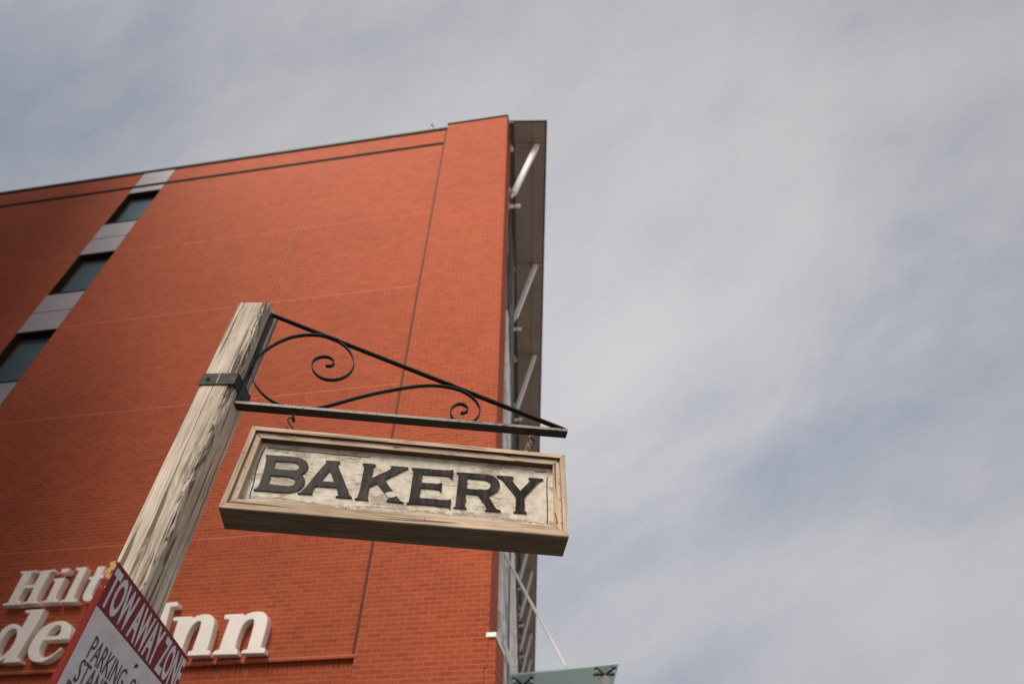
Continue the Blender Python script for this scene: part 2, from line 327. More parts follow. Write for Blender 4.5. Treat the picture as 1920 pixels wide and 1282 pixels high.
BK= {'B':[[(0.0824,-0.1097),(0.1121,-0.1103),(0.1489,-0.1095),(0.1861,-0.1097),(0.213,-0.111),(0.2301,-0.1158),(0.2459,-0.1256),(0.2566,-0.1388),(0.2603,-0.1518),(0.2601,-0.1667),(0.2553,-0.1788),(0.2428,-0.191),(0.2515,-0.1978),(0.2599,-0.2076),(0.2642,-0.2215),(0.2649,-0.2374),(0.2601,-0.2537),(0.2505,-0.2657),(0.235,-0.2744),(0.2163,-0.2801),(0.1965,-0.2816),(0.1663,-0.2817),(0.1387,-0.2818),(0.1123,-0.2818),(0.0865,-0.2833),(0.085,-0.277),(0.0933,-0.273),(0.098,-0.2678),(0.0996,-0.252),(0.0995,-0.2267),(0.0977,-0.1947),(0.0945,-0.1622),(0.0906,-0.1359),(0.0885,-0.1243),(0.085,-0.1213)],[(0.1283,-0.1373),(0.1511,-0.1364),(0.1798,-0.1355),(0.2036,-0.1358),(0.2168,-0.141),(0.2239,-0.1502),(0.2266,-0.1606),(0.2233,-0.1692),(0.2139,-0.1752),(0.2013,-0.1766),(0.1777,-0.1759),(0.1568,-0.1756),(0.132,-0.1751)],[(0.1294,-0.208),(0.1553,-0.2071),(0.1861,-0.2066),(0.2072,-0.2085),(0.2221,-0.2159),(0.2294,-0.226),(0.2292,-0.2381),(0.2238,-0.2466),(0.2083,-0.2504),(0.1829,-0.2506),(0.1575,-0.2508),(0.1333,-0.2506),(0.1307,-0.2328)]],'A':[[(0.3229,-0.112),(0.3787,-0.1104),(0.38,-0.1191),(0.373,-0.124),(0.3792,-0.1401),(0.3964,-0.1714),(0.4172,-0.2082),(0.4382,-0.2473),(0.4476,-0.2683),(0.4576,-0.2734),(0.4584,-0.2811),(0.4275,-0.2821),(0.3968,-0.2819),(0.3983,-0.2771),(0.4055,-0.2751),(0.4012,-0.2607),(0.3911,-0.2378),(0.3488,-0.2392),(0.3103,-0.2395),(0.305,-0.2599),(0.3048,-0.2693),(0.3071,-0.2786),(0.282,-0.28),(0.2532,-0.2812),(0.2534,-0.2768),(0.2604,-0.2749),(0.2678,-0.2638),(0.2839,-0.2258),(0.2996,-0.1837),(0.3182,-0.1403),(0.3267,-0.1252),(0.3229,-0.1202)],[(0.3479,-0.1603),(0.3606,-0.1819),(0.3768,-0.2142),(0.3508,-0.2138),(0.3252,-0.2149)]],'K':[[(0.4691,-0.109),(0.5217,-0.1092),(0.5224,-0.1179),(0.5146,-0.1222),(0.5157,-0.1516),(0.517,-0.1811),(0.5519,-0.1526),(0.5829,-0.1291),(0.5856,-0.1203),(0.5832,-0.1104),(0.6178,-0.1099),(0.6539,-0.1103),(0.6541,-0.1177),(0.6441,-0.1232),(0.6103,-0.1504),(0.5712,-0.1811),(0.5866,-0.2028),(0.6125,-0.2346),(0.6285,-0.2541),(0.6472,-0.2755),(0.6583,-0.2774),(0.6586,-0.2829),(0.6249,-0.2818),(0.5925,-0.2805),(0.5933,-0.2773),(0.599,-0.2727),(0.5971,-0.2645),(0.5815,-0.2448),(0.561,-0.2232),(0.5416,-0.2012),(0.5163,-0.2216),(0.516,-0.2486),(0.518,-0.2764),(0.5238,-0.2805),(0.5235,-0.2842),(0.4969,-0.2842),(0.4713,-0.2844),(0.4717,-0.2797),(0.4799,-0.2758),(0.4812,-0.2585),(0.4822,-0.2205),(0.4802,-0.1753),(0.4763,-0.1258),(0.4709,-0.1183)]],'KP':[[(0.5823,-0.2447),(0.5974,-0.2384),(0.6126,-0.2349),(0.6205,-0.2439),(0.628,-0.2541),(0.6129,-0.2629),(0.5976,-0.2641)]],'E':[[(0.6694,-0.1102),(0.721,-0.1092),(0.7755,-0.1086),(0.8273,-0.1069),(0.8324,-0.1022),(0.8373,-0.1017),(0.838,-0.1294),(0.8371,-0.1502),(0.8333,-0.1499),(0.8275,-0.1399),(0.8191,-0.1372),(0.7703,-0.1368),(0.7141,-0.1383),(0.7146,-0.18),(0.7559,-0.1788),(0.7853,-0.1782),(0.794,-0.1714),(0.798,-0.1709),(0.7992,-0.2162),(0.7953,-0.2166),(0.7895,-0.206),(0.7561,-0.2047),(0.7159,-0.2055),(0.7156,-0.2522),(0.7587,-0.2515),(0.8243,-0.2516),(0.8358,-0.2482),(0.8392,-0.2416),(0.841,-0.268),(0.8395,-0.2903),(0.8361,-0.29),(0.8324,-0.2834),(0.7803,-0.2825),(0.7284,-0.2826),(0.6705,-0.2848),(0.6713,-0.2813),(0.6782,-0.2754),(0.6788,-0.2409),(0.6781,-0.1865),(0.6774,-0.1404),(0.6761,-0.1237),(0.669,-0.1171)]],'R':[[(0.853,-0.1125),(0.8935,-0.1114),(0.9347,-0.1103),(0.9705,-0.1107),(0.9927,-0.113),(1.0124,-0.122),(1.0252,-0.1357),(1.0313,-0.1551),(1.0291,-0.1718),(1.0202,-0.1897),(1.0046,-0.2036),(0.9875,-0.2124),(0.9978,-0.233),(1.012,-0.2567),(1.0232,-0.2727),(1.0392,-0.2788),(1.0407,-0.2839),(1.0105,-0.2854),(0.9777,-0.2856),(0.9783,-0.2828),(0.9839,-0.2797),(0.9831,-0.2736),(0.9693,-0.2501),(0.9434,-0.2135),(0.9193,-0.2135),(0.8966,-0.213),(0.8977,-0.2402),(0.8968,-0.2716),(0.8994,-0.2781),(0.9048,-0.2806),(0.9035,-0.2842),(0.8769,-0.285),(0.8529,-0.2847),(0.8537,-0.2821),(0.8602,-0.2784),(0.8605,-0.2441),(0.8611,-0.1864),(0.861,-0.1336),(0.8587,-0.122),(0.8529,-0.1183)],[(0.8981,-0.1379),(0.9281,-0.1373),(0.9609,-0.1374),(0.9802,-0.1416),(0.9922,-0.1526),(0.9942,-0.1673),(0.9887,-0.1793),(0.9769,-0.1864),(0.9527,-0.188),(0.9258,-0.1893),(0.8976,-0.189)]],'Y':[[(1.018,-0.1102),(1.0534,-0.1098),(1.0867,-0.1095),(1.0868,-0.1163),(1.0813,-0.1196),(1.0885,-0.1389),(1.1039,-0.1605),(1.1163,-0.1772),(1.134,-0.154),(1.1533,-0.1269),(1.1589,-0.1195),(1.1506,-0.1147),(1.1511,-0.1079),(1.1812,-0.107),(1.2119,-0.107),(1.2104,-0.1143),(1.1978,-0.1204),(1.1753,-0.1472),(1.1559,-0.1753),(1.1341,-0.2055),(1.1337,-0.2412),(1.1343,-0.2692),(1.137,-0.2736),(1.1423,-0.2762),(1.141,-0.2821),(1.1145,-0.2829),(1.0889,-0.283),(1.0894,-0.2805),(1.0973,-0.277),(1.0982,-0.2448),(1.0969,-0.21),(1.0797,-0.1834),(1.0544,-0.1499),(1.0345,-0.126),(1.0205,-0.1188),(1.0171,-0.1158)]],'pl':[[(0.0685,-0.0698),(0.0651,-0.1117),(0.0649,-0.1589),(0.0697,-0.2042),(0.0766,-0.2514),(0.0774,-0.2824),(0.0825,-0.3186)]],'pt':[[(0.078,-0.075),(0.104,-0.0726),(0.2301,-0.0735),(0.3651,-0.0745),(0.4941,-0.0752)]],'pr':[[(1.2304,-0.0948),(1.2269,-0.124),(1.2264,-0.2062),(1.2262,-0.2693),(1.2237,-0.3184)]],'pq':[[(1.176,-0.0698),(1.1985,-0.0711),(1.2254,-0.0678)]]}
HL= {'H':[[(-7.019,6.081),(-6.747,6.078),(-6.742,6.05),(-6.821,6.046),(-6.819,5.913),(-6.84,5.859),(-6.669,5.859),(-6.671,5.913),(-6.668,6.024),(-6.699,6.036),(-6.7,6.062),(-6.457,6.074),(-6.456,6.04),(-6.521,6.033),(-6.521,5.74),(-6.506,5.616),(-6.458,5.603),(-6.445,5.57),(-6.709,5.572),(-6.717,5.594),(-6.64,5.615),(-6.642,5.806),(-6.803,5.807),(-6.812,5.646),(-6.742,5.618),(-6.721,5.564),(-7.0,5.57),(-7.007,5.596),(-6.936,5.613),(-6.962,6.044),(-7.008,6.047)]],'i':[[(-6.402,5.928),(-6.221,5.934),(-6.221,5.907),(-6.211,5.641),(-6.198,5.618),(-6.147,5.6),(-6.138,5.567),(-6.399,5.571),(-6.404,5.591),(-6.333,5.613),(-6.35,5.888),(-6.39,5.89)],[(-6.351,6.076),(-6.232,6.078),(-6.225,6.03),(-6.23,6.008),(-6.338,6.011)]],'l':[[(-6.121,6.072),(-5.953,6.08),(-5.947,6.032),(-5.923,5.624),(-5.92,5.61),(-5.846,5.588),(-5.848,5.554),(-6.106,5.563),(-6.11,5.582),(-6.044,5.605),(-6.052,6.025),(-6.11,6.034)]],'t':[[(-5.774,6.067),(-5.661,6.069),(-5.656,5.93),(-5.55,5.927),(-5.551,5.882),(-5.656,5.882),(-5.656,5.651),(-5.632,5.606),(-5.599,5.604),(-5.612,5.566),(-5.678,5.551),(-5.733,5.567),(-5.772,5.606),(-5.789,5.664),(-5.778,5.869),(-5.825,5.877),(-5.83,5.915),(-5.767,5.923)]],'d':[[(-6.571,5.445),(-6.57,5.48),(-6.3,5.482),(-6.291,5.44),(-6.329,4.834),(-6.311,4.82),(-6.261,4.818),(-6.248,4.774),(-6.497,4.774),(-6.496,4.845),(-6.544,4.801),(-6.597,4.791),(-6.67,4.828),(-6.726,4.899),(-6.764,5.004),(-6.789,5.138),(-6.77,5.236),(-6.718,5.283),(-6.653,5.294),(-6.557,5.27),(-6.488,5.232),(-6.488,5.358),(-6.486,5.432)],[(-6.621,4.86),(-6.67,4.913),(-6.702,5.001),(-6.704,5.116),(-6.676,5.2),(-6.623,5.228),(-6.568,5.221),(-6.526,5.178),(-6.49,5.07),(-6.494,4.957),(-6.536,4.881),(-6.575,4.849)]],'e':[[(-5.946,5.296),(-5.858,5.283),(-5.781,5.242),(-5.72,5.172),(-5.689,5.1),(-5.677,5.042),(-6.06,5.041),(-6.057,4.944),(-6.031,4.883),(-5.976,4.83),(-5.909,4.814),(-5.842,4.832),(-5.787,4.872),(-5.739,4.933),(-5.702,4.919),(-5.752,4.879),(-5.812,4.814),(-5.899,4.764),(-5.995,4.764),(-6.075,4.784),(-6.141,4.829),(-6.192,4.891),(-6.214,4.943),(-6.217,5.039),(-6.199,5.144),(-6.15,5.23),(-6.057,5.28)],[(-6.048,5.09),(-6.035,5.153),(-6.002,5.218),(-5.955,5.24),(-5.905,5.231),(-5.871,5.189),(-5.856,5.135),(-5.869,5.096)]],'I':[[(-4.568,5.456),(-4.298,5.464),(-4.272,5.435),(-4.268,5.402),(-4.364,5.399),(-4.278,4.826),(-4.218,4.815),(-4.206,4.765),(-4.492,4.766),(-4.504,4.811),(-4.443,4.821),(-4.524,5.399),(-4.553,5.41)]],'n1':[[(-4.251,5.255),(-3.993,5.252),(-3.979,5.222),(-3.919,5.257),(-3.847,5.268),(-3.781,5.267),(-3.716,5.246),(-3.673,5.204),(-3.644,5.15),(-3.631,5.088),(-3.618,4.827),(-3.621,4.799),(-3.564,4.784),(-3.559,4.739),(-3.863,4.743),(-3.87,4.794),(-3.819,4.804),(-3.825,5.133),(-3.832,5.168),(-3.863,5.183),(-3.904,5.168),(-3.942,5.122),(-3.965,5.037),(-3.968,4.902),(-3.971,4.819),(-3.924,4.792),(-3.915,4.747),(-4.2,4.752),(-4.206,4.797),(-4.148,4.803),(-4.175,5.196),(-4.245,5.204),(-4.254,5.227)]],'n2':[[(-3.52,5.248),(-3.267,5.244),(-3.245,5.213),(-3.209,5.239),(-3.159,5.257),(-3.059,5.262),(-2.979,5.244),(-2.929,5.197),(-2.901,5.135),(-2.891,5.041),(-2.893,4.809),(-2.879,4.792),(-2.824,4.785),(-2.82,4.728),(-3.132,4.735),(-3.131,4.771),(-3.069,4.789),(-3.078,5.102),(-3.09,5.154),(-3.122,5.169),(-3.173,5.154),(-3.22,5.101),(-3.238,5.017),(-3.242,4.85),(-3.234,4.8),(-3.202,4.791),(-3.184,4.729),(-3.517,4.737),(-3.52,4.781),(-3.454,4.799),(-3.441,5.182),(-3.512,5.186),(-3.525,5.209)]]}
sc1 = [(0.1874,3.4618),(0.1542,3.4735),(0.1193,3.4911),(0.0866,3.518),(0.0575,3.5492),(0.0364,3.5784),(0.023,3.6017),(0.0098,3.6399),(0.0046,3.6761),(0.0089,3.7103),(0.019,3.7498),(0.0386,3.7857),(0.0698,3.831),(0.1138,3.8733),(0.1631,3.8981),(0.2163,3.9095),(0.2605,3.9123),(0.3076,3.9023),(0.3503,3.8851),(0.3961,3.8508),(0.4319,3.8077),(0.454,3.7561),(0.4579,3.7109),(0.4462,3.6721),(0.4198,3.6431),(0.3857,3.628),(0.3493,3.6257),(0.3151,3.6375),(0.2856,3.6632),(0.2645,3.6978),(0.2604,3.7275),(0.2685,3.7514),(0.2919,3.7684),(0.318,3.7733),(0.3408,3.7685),(0.3609,3.7503),(0.3651,3.7294),(0.3569,3.717),(0.3445,3.7116),(0.328,3.7133)]
sc2 = [(0.3351,3.4571),(0.3544,3.4639),(0.4117,3.4839),(0.4705,3.5206),(0.5526,3.5587),(0.6371,3.5962),(0.7577,3.6369),(0.8083,3.6479),(0.86,3.6524),(0.9124,3.6504),(0.9656,3.6384),(1.0093,3.6154),(1.0427,3.5785),(1.0625,3.5408),(1.0639,3.5094),(1.0532,3.4803),(1.0376,3.4571),(1.0076,3.4402),(0.9744,3.4382),(0.9446,3.4562),(0.928,3.485),(0.9259,3.5115),(0.9373,3.5361),(0.9569,3.5511),(0.976,3.5564),(0.9982,3.5462),(1.0083,3.5283),(1.0068,3.5124),(0.9942,3.5017),(0.9751,3.498)]
dg = [(0.0109,4.0218),(0.1422,3.9739),(0.7462,3.7346),(1.4597,3.4529)]
KPATCH = BK['KP'][0]

BRK = brick('red brick with soldier bands', bands=((4.55, 4.70), (6.30, 6.475), (9.03, 9.225), (11.72, 11.90), (14.39, 14.58)))
BRKP = brick('red brick of the corner pier')
BRKY = brick('red brick of the return', plane='yz')
METAL_DK = varied('dark bronze metal', (.030, .026, .020), .9, .2, 8, spec=.05)
PANEL = varied('grey cladding', (.36, .335, .36), .55, .08, 2, metal=.0, spec=.3)
FLASH = varied('dull metal flashing', (.17, .175, .155), .8, .1, 3, spec=.15)
GLASS = varied('window glass', (.10, .145, .175), .5, .12, 1.5, spec=.12); GLASS.node_tree.nodes['Principled BSDF'].inputs['IOR'].default_value = 1.45
SOFFIT = varied('brown soffit sheet', (.31, .24, .215), .6, .12, 1.2)
WHITEM = varied('white painted steel', (.92, .89, .85), .5, .06, 5)
DARKW = varied('dark brown cladding', (.075, .068, .055), .6, .2, 2)
LETTER = varied('cream letter enamel', (.93, .86, .78), .4, .05, 4)

# ---------------- the hotel ----------------
RZ = R(-9.695)
hotel = empty('brick_building', 'tall orange red brick building with a corner pier, metal window strip and braced roof overhang', 'building', (-.2342, 8.0809, 0), RZ)
WX0, WX1 = -10.735, -9.755
m = MB()
for x0, x1 in ((-30, WX0), (WX1, -1.62)):
    m.box(x0, x1, .08, .38, 4.70, 17.79); m.box(x0, x1, .08, .38, 17.93, 18.67)
    m.box(x0, x1, .115, .38, 0, 4.70)
m.box(WX0, WX1, .115, .38, 0, 7.5)
m.build('wall', BRK, hotel)
m = MB().box(-30, -1.62, .05, .115, 4.655, 4.70); m.build('ledge', BRK, hotel)
m = MB().box(-1.65, 0, 0, .55, 4.45, 18.74).box(-1.65, -.035, 0, .55, 0, 4.45)
m.build('corner_pier', BRKP, hotel)
m = MB().box(.0015, .012, .004, .55, 4.86, 18.735); m.build('pier_return', BRKY, hotel)
m = MB().box(-.028, .10, .01, .6, 0, 4.79).box(-.045,-.0285,.004,.01,0,4.79); m.build('corner_plinth', BRKP, hotel)
m = MB().box(-.02, .11, -.012, .62, 4.79, 4.85); m.build('plinth_cap', WHITEM, hotel, .01)
m = MB().box(-30, -1.70, .074, .36, 17.791, 17.929); m.build('roofline_groove', METAL_DK, hotel)
m = MB().box(-30, -1.66, .055, .42, 18.70, 18.77).box(-1.67, .03, -.03, .6, 18.765, 18.80); m.build('coping', FLASH, hotel, .008)
m = MB().box(-30, -1.655, .06, .4, 18.62, 18.70).box(-1.66, .02, -.012, .58, 18.74, 18.765); m.build('coping_trim', METAL_DK, hotel)
m = MB().box(-4.975, -4.955, .074, .08, 4.72, 17.78); m.build('control_joint', varied('grey joint sealant', (.33, .11, .06), .8), hotel)
m = MB().box(-1.725, -1.68, .074, .079, 4.72, 18.61); m.build('pier_joint', varied('dark joint sealant', (.12, .034, .02), .9), hotel)
m = MB(); m.box(-30, -9.9, .5, 30, .05, 18.4); m.box(-9.9, -.4, .5, 4, .05, 18.4); m.box(-9.9, -6, 4, 60, .05, 18.4)
m.build('roof_block', DARKW, hotel)
def window_at(zb, zt):
    m = MB(); w_ = .055; a = .30
    m.box(WX0, WX0 + .012, .085, a, zb, zt); m.box(WX1 - .012, WX1, .085, a, zb, zt)
    m.box(WX0 + .012, WX1 - .012, .085, a, zt - .012, zt); m.box(WX0 + .012, WX1 - .012, .06, a, zb, zb + .03)
    m.box(WX0 + .012, WX0 + w_, a - .06, a, zb + .03, zt - .012); m.box(WX1 - w_, WX1 - .012, a - .06, a, zb + .03, zt - .012)
    m.box(WX0 + w_, WX1 - w_, a - .06, a, zt - w_, zt - .012); m.box(WX0 + w_, WX1 - w_, a - .06, a, zb + .03, zb + w_)
    f = m.build('window', METAL_DK, hotel, .003)
    m = MB().box(WX0 + w_ - .004, WX1 - w_ + .004, a - .03, a - .018, zb + w_ - .004, zt - w_ + .004); m.build('pane', GLASS, f)
    m = MB().box(WX0 + w_, WX0 + w_ + .012, a - .064, a - .031, zb + w_, zt - w_); m.build('glazing_bead', varied('brass bead', (.16, .12, .05), .5), f)
wins = [(16.0, 17.53), (13.13, 14.68), (10.31, 11.86), (7.5, 9.05)]
for zb, zt in wins: window_at(zb, zt)
def spandrel(za, zb, joints):
    zs = [za] + joints + [zb]; m = MB()
    for i in range(len(zs) - 1):
        m.box(WX0 + .004, WX1 - .004, .072, .13, zs[i] + (.012 if i else .002), zs[i + 1] - (.012 if i < len(zs) - 2 else .002))
    m.box(WX0, WX1, .10, .30, za, zb)
    m.build('spandrel_panel', PANEL, hotel, .004)
spandrel(17.53, 17.79, []); spandrel(17.93, 18.66, [])
for i in range(3): spandrel(wins[i + 1][1], wins[i][0], [(wins[i + 1][1] + wins[i][0]) / 2])

# letters fixed to the brick
SIGN_L = empty('wall_lettering', 'big cream white raised serif letters fixed low on the brick wall', 'lettering', (-.2342, 8.0809, 0), RZ)
for k, L in HL.items(): glyph('letter', L, -.045, .079, LETTER, SIGN_L, .006)
def shift(L, dx, dz=0, s=1, ox=0): return [[((x - ox) * s + ox + dx, z + dz) for x, z in l] for l in L]
oL = [[(-5.40 + .17 * math.cos(a) , 5.74 + .175 * math.sin(a)) for a in [i * math.pi / 14 for i in range(28)]],
      [(-5.40 + .085 * math.cos(a) , 5.74 + .135 * math.sin(a)) for a in [i * math.pi / 14 for i in range(28)]]]
glyph('letter', oL, -.045, .079, LETTER, SIGN_L, .006)
n2 = HL['n2']; x2 = sum(p[0] for p in n2[0]) / len(n2[0]); z2b = min(p[1] for p in n2[0])
sm = [[((x - x2) * .8 + -4.86, (z - z2b) * .8 + 5.575) for x, z in l] for l in n2]
glyph('letter', sm, -.045, .079, LETTER, SIGN_L, .006)
sm = [[((x - x2) + -5.2, z) for x, z in l] for l in n2]
glyph('letter', sm, -.045, .079, LETTER, SIGN_L, .006)
tag(MB().tube([(0, 0, 0), (0, 0, .10)], .05, 12).tube([(0, 0, .08), (0, -.10, .13)], .045, 12).build('roof_lamp', WHITEM), 'tiny pale fitting on the parapet just left of the corner pier', 'roof fitting')
bpy.data.objects['roof_lamp'].matrix_world = hotel.matrix_basis.to_4x4() if False else Matrix.Translation((-.2342, 8.0809, 0)) @ Matrix.Rotation(RZ, 4, 'Z') @ Matrix.Translation((-2.13, .10, 18.80))

# side front, roof overhang
FP = (0, .55, 0); FR = R(8.09)
def fpart(mb, name, mat, bev=0, parent=None):
    o = mb.build(name, mat, parent or hotel, bev)
    if not parent: o.location = FP; o.rotation_euler = (0, 0, FR)
    return o
m = MB().box(-.3, 0, .0, 56, 11.55, 18.3)
for k in range(14): m.box(0, .02, k * 4.1 + .9, k * 4.1 + .96, 11.6, 18.2)
m.box(0, .03, 0, 56, 14.9, 15.0); m.box(0, .03, 0, 56, 13.1, 13.2)
fpart(m, 'upper_side_wall', DARKW)
m = MB(); z = 0
cols = [(.16, 0), (.35, 1), (.14, 0), (.8, 2), (.18, 0), (.5, 1), (.3, 0), (.25, 2)]
i = 0
while z < 11.5:
    h, mi = cols[i % len(cols)]; h = min(h, 11.55 - z); d = (.05, .0, -.03)[mi]
    m.box(-.3, d, 0, 56, z, z + h, mi); z += h; i += 1
for k in range(40): m.box(-.2, .06, .3 + k * 1.4, .36 + k * 1.4, 0, 11.5, 0)
fpart(m, 'side_glazing', [WHITEM, varied('lilac grey spandrel', (.66, .63, .72), .3, .1, 2), varied('side glass', (.10, .14, .19), .12, .2, 1, spec=.8)])
m = MB().box(.0, .97, -.58, 56, 18.3, 18.36)
fpart(m, 'roof_overhang', SOFFIT)
m = MB().box(.971, 1.0, -.60, 56, 18.28, 18.38).box(.0, .97, -.60, -.581, 18.29, 18.37); fpart(m, 'fascia', METAL_DK)
m = MB().box(.0, .12, -.60, 56, 18.24, 18.299).box(.60, .61, -.57, 56, 18.295, 18.299); fpart(m, 'soffit_trim', DARKW)
SEAM = varied('pinkish seam strip', (.42, .28, .24), .6, .1, 2)
STUB = MB(); proto = None
for k in range(13):
    y = .07 + 4.1 * k
    if proto is None:
        m = MB().box(.13, .96, -.02, .02, 18.275, 18.299); s_ = fpart(m, 'soffit_seam', SEAM)
        m = MB()
        a, b = Vector((.115, 0, 15.80)), Vector((.73, 0, 18.22)); d = (b - a).normalized(); n = Vector((d.z, 0, -d.x)); t = Vector((0, 1, 0))
        def ring(p, wd, th): return [p - n * wd - t * th, p + n * wd - t * th, p + n * wd + t * th, p - n * wd + t * th]
        m.hexa(ring(a - d * .20, .025, .025), ring(a - d * .001, .03, .03)).hexa(ring(a, .062, .06), ring(b + d * .02, .062, .06))
        m.box(.0, .045, -.06, .06, 15.84, 15.98); br = fpart(m, 'brace', WHITEM, .006)
        m = MB().tube([(.0, .10, 15.38), (.04, .10, 15.38)], .02, 12).tube([(.04, .10, 15.38), (.13, .10, 15.38)], .05, 12).tube([(.13, .12, 15.42), (.17, .12, 15.42)], .02, 12).tube([(.17, .12, 15.42), (.29, .12, 15.42)], .05, 12).box(.0, .02, .02, .18, 15.3, 15.46); lf = fpart(m, 'fitting', WHITEM, .004)
        m = MB().tube([(.02, -.02, 18.0), (.09, -.02, 18.0)], .06, 12).box(0, .05, -.04, .02, 17.98, 18.24); tb = fpart(m, 'bracket', WHITEM)
        proto = (s_, br, lf, tb)
        base = Vector(FP); ax = Vector((-math.sin(FR), math.cos(FR), 0))
        for o in proto: o.location = base + ax * y
    else:
        for o in proto:
            c = o.copy(); C.objects.link(c); c.parent = hotel; c.location = base + ax * y

# glass canopy over the side entrance
can = empty('glass_canopy', 'pale green glass canopy hung on white rods from the side of the brick building', 'canopy', (-.1417, 8.623, 0), R(-1.6))
gm = Mat('green canopy glass', .08, (.50, .72, .68), 0, .5); gm.b.inputs['Alpha'].default_value = .7
x0, x1 = .16, 1.66; ya, yb = .86, 4.0; za, zb = 4.84, 5.00
m = MB().hexa([(x0, ya, za), (x1, ya, zb), (x1, yb, zb), (x0, yb, za)], [(x0, ya, za + .02), (x1, ya, zb + .02), (x1, yb, zb + .02), (x0, yb, za + .02)])
m.build('pane', gm.m, can)
m = MB().tube([(.02, .88, 6.70), (.93, .88, 4.97)], .022, 10); m.build('hanger_rod', WHITEM, can)
m = MB().tube([(.02, .75, 5.35), (.20, .80, 4.93)], .032, 10); m.build('hanger_rod', WHITEM, can)
m = MB().box(.0, .07, .80, .96, 6.62, 6.80); m.build('wall_bracket', WHITEM, can, .01)
m = MB().box(.0, .10, .66, .84, 5.3, 5.5); m.build('wall_bracket', WHITEM, can, .01)
SPM = varied('dark steel spider', (.05, .045, .035), .4, .2, 10, metal=.3)
for (cx_, cy_) in ((.34, 1.10), (1.48, 1.06)):
    zc = za + (cx_ - x0) / (x1 - x0) * (zb - za) - .06; m = MB(); heads = []
    for sx_ in (-1, 1):
        for sy_ in (-1, 1):
            e = (cx_ + sx_ * .12, cy_ + sy_ * .12, zc + .05); m.tube([(cx_, cy_, zc), e], [.018, .013], 8); m.tube([(e[0], e[1], zc + .03), (e[0], e[1], zc + .06)], .028, 12)
            heads.append([(e[0], e[1], zc + .008), (e[0], e[1], zc + .032), .017])
    f = m.build('fitting', SPM, can); heads.append([(cx_, cy_, zc - .035), (cx_, cy_, zc + .015), .026])
    for p, q, r_ in heads: MB().tube([p, q], r_, 10).build('bolt', WHITEM, f)
m = MB().box(x1 - .22, x1 - .12, 1.25, 1.33, 4.86, 4.98); m.build('rod_clamp', WHITEM, can, .01)

# ---------------- the timber post ----------------
from mathutils import noise as NS
PC = Vector((-1.2707, 2.2001, 0)); PR = R(-3.2)
KN = ((.0, -.075, 2.66, .036), (.022, -.078, 3.06, .05), (-.012, -.075, 3.78, .02), (.075, .01, 3.2, .03), (-.03, -.075, 1.7, .03))
PW = wood('weathered post timber', 'z', (.24, .18, .13), (.53, .435, .34), (.83, .725, .61), crack=.48, knots=KN, bumpd=.004, arris=True).m
H0 = .075; per = []
n_ = 14
cr = .006
for s_, (dx, dy, nx, ny) in enumerate(((1, 0, 0, -1), (0, 1, 1, 0), (-1, 0, 0, 1), (0, -1, -1, 0))):
    for i in range(n_):
        t = -1 + 2 * (i + .0) / n_
        e = abs(t)
        # rounded arris
        k = max(0, e - .93) / .07 * cr
        per.append((dx * t * H0 + nx * (H0 - k), dy * t * H0 + ny * (H0 - k), nx, ny))
vs = []; fs = []; zs = [i * .02 for i in range(202)]
for zi, z in enumerate(zs):
    for (x, y, nx, ny) in per:
        wob = .004 * NS.noise(Vector((0, 0, z * 1.3))) ; wob2 = .003 * NS.noise(Vector((5, 0, z * 2.1)))
        p = Vector((x + wob, y + wob2, z))
        d = math.hypot(x - H0, y + H0)        # distance to the worn front right arris
        wear = max(0, 1 - d / .045) * (.25 + .75 * max(0, min(1, (3.95 - z) * 2)))
        g = .5 + .5 * NS.noise(Vector((d * 40, 1.0, z * 5.5)))
        g2 = max(0, NS.noise(Vector((d * 130, 3.0, z * 2.2)))) 
        ero = wear * (.020 * g * g * 1.6 + .004) + (.010 * g2 if d < .05 else .002 * g2)
        if z > 3.93: ero += .003 * NS.noise(Vector((x * 60, y * 60, z * 30)))
        p.x -= ero * (.75 if x > 0 else 0) * (1 if d < .06 else .3); p.y += ero * (.75 if y < 0 else 0) * (1 if d < .06 else .3)
        if zi >= len(zs) - 1: p.z = 4.035 + (y + H0) / .15 * .035 + .002 * NS.noise(Vector((x * 90, y * 90, 0)))
        vs.append(p)
K = len(per)
for zi in range(len(zs) - 1):
    for k in range(K): fs.append((zi * K + k, zi * K + (k + 1) % K, (zi + 1) * K + (k + 1) % K, (zi + 1) * K + k))
b0 = (len(zs) - 1) * K; vs.append(Vector((0, 0, 4.053))); fs += [(b0 + k, b0 + (k + 1) % K, len(vs) - 1) for k in range(K)]
post = MB().add(vs, fs).build('timber_post', PW); post.location = PC; post.rotation_euler = (0, 0, PR)
tag(post, 'square weathered grey timber post with a cracked corner, holding the iron bracket', 'post')

# ---------------- iron bracket ----------------
IRON = Mat('black painted iron', .6, (.035, .034, .03), .0, .28)
n = IRON.noise(IRON.map((1, 1, 1)), 35, 5, .6); IRON.col(IRON.ramp(n, [(.35, (.018, .018, .015)), (.62, (.032, .031, .028)), (.72, (.08, .065, .05))])); IRON.rgh(IRON.ramp(n, [(.3, (.55,) * 3), (.7, (.75,) * 3)])); IRON.bump(n, .3, .001); IRON = IRON.m
WORN = Mat('black iron with paint worn off the edges', .5, spec=.5)
n = WORN.noise(WORN.map((8, 1, 30)), 6, 7, .75, .5); n9 = WORN.noise(WORN.map((1, 1, 1)), 2.2, 2, .5)
nn = WORN.math('ADD', n, WORN.math('MULTIPLY', n9, .35))
WORN.col(WORN.ramp(nn, [(.56, (.03, .029, .027)), (.62, (.12, .11, .10)), (.68, (.42, .37, .32)), (.8, (.34, .25, .2))])); WORN.bump(nn, .4, .001); WORN = WORN.m
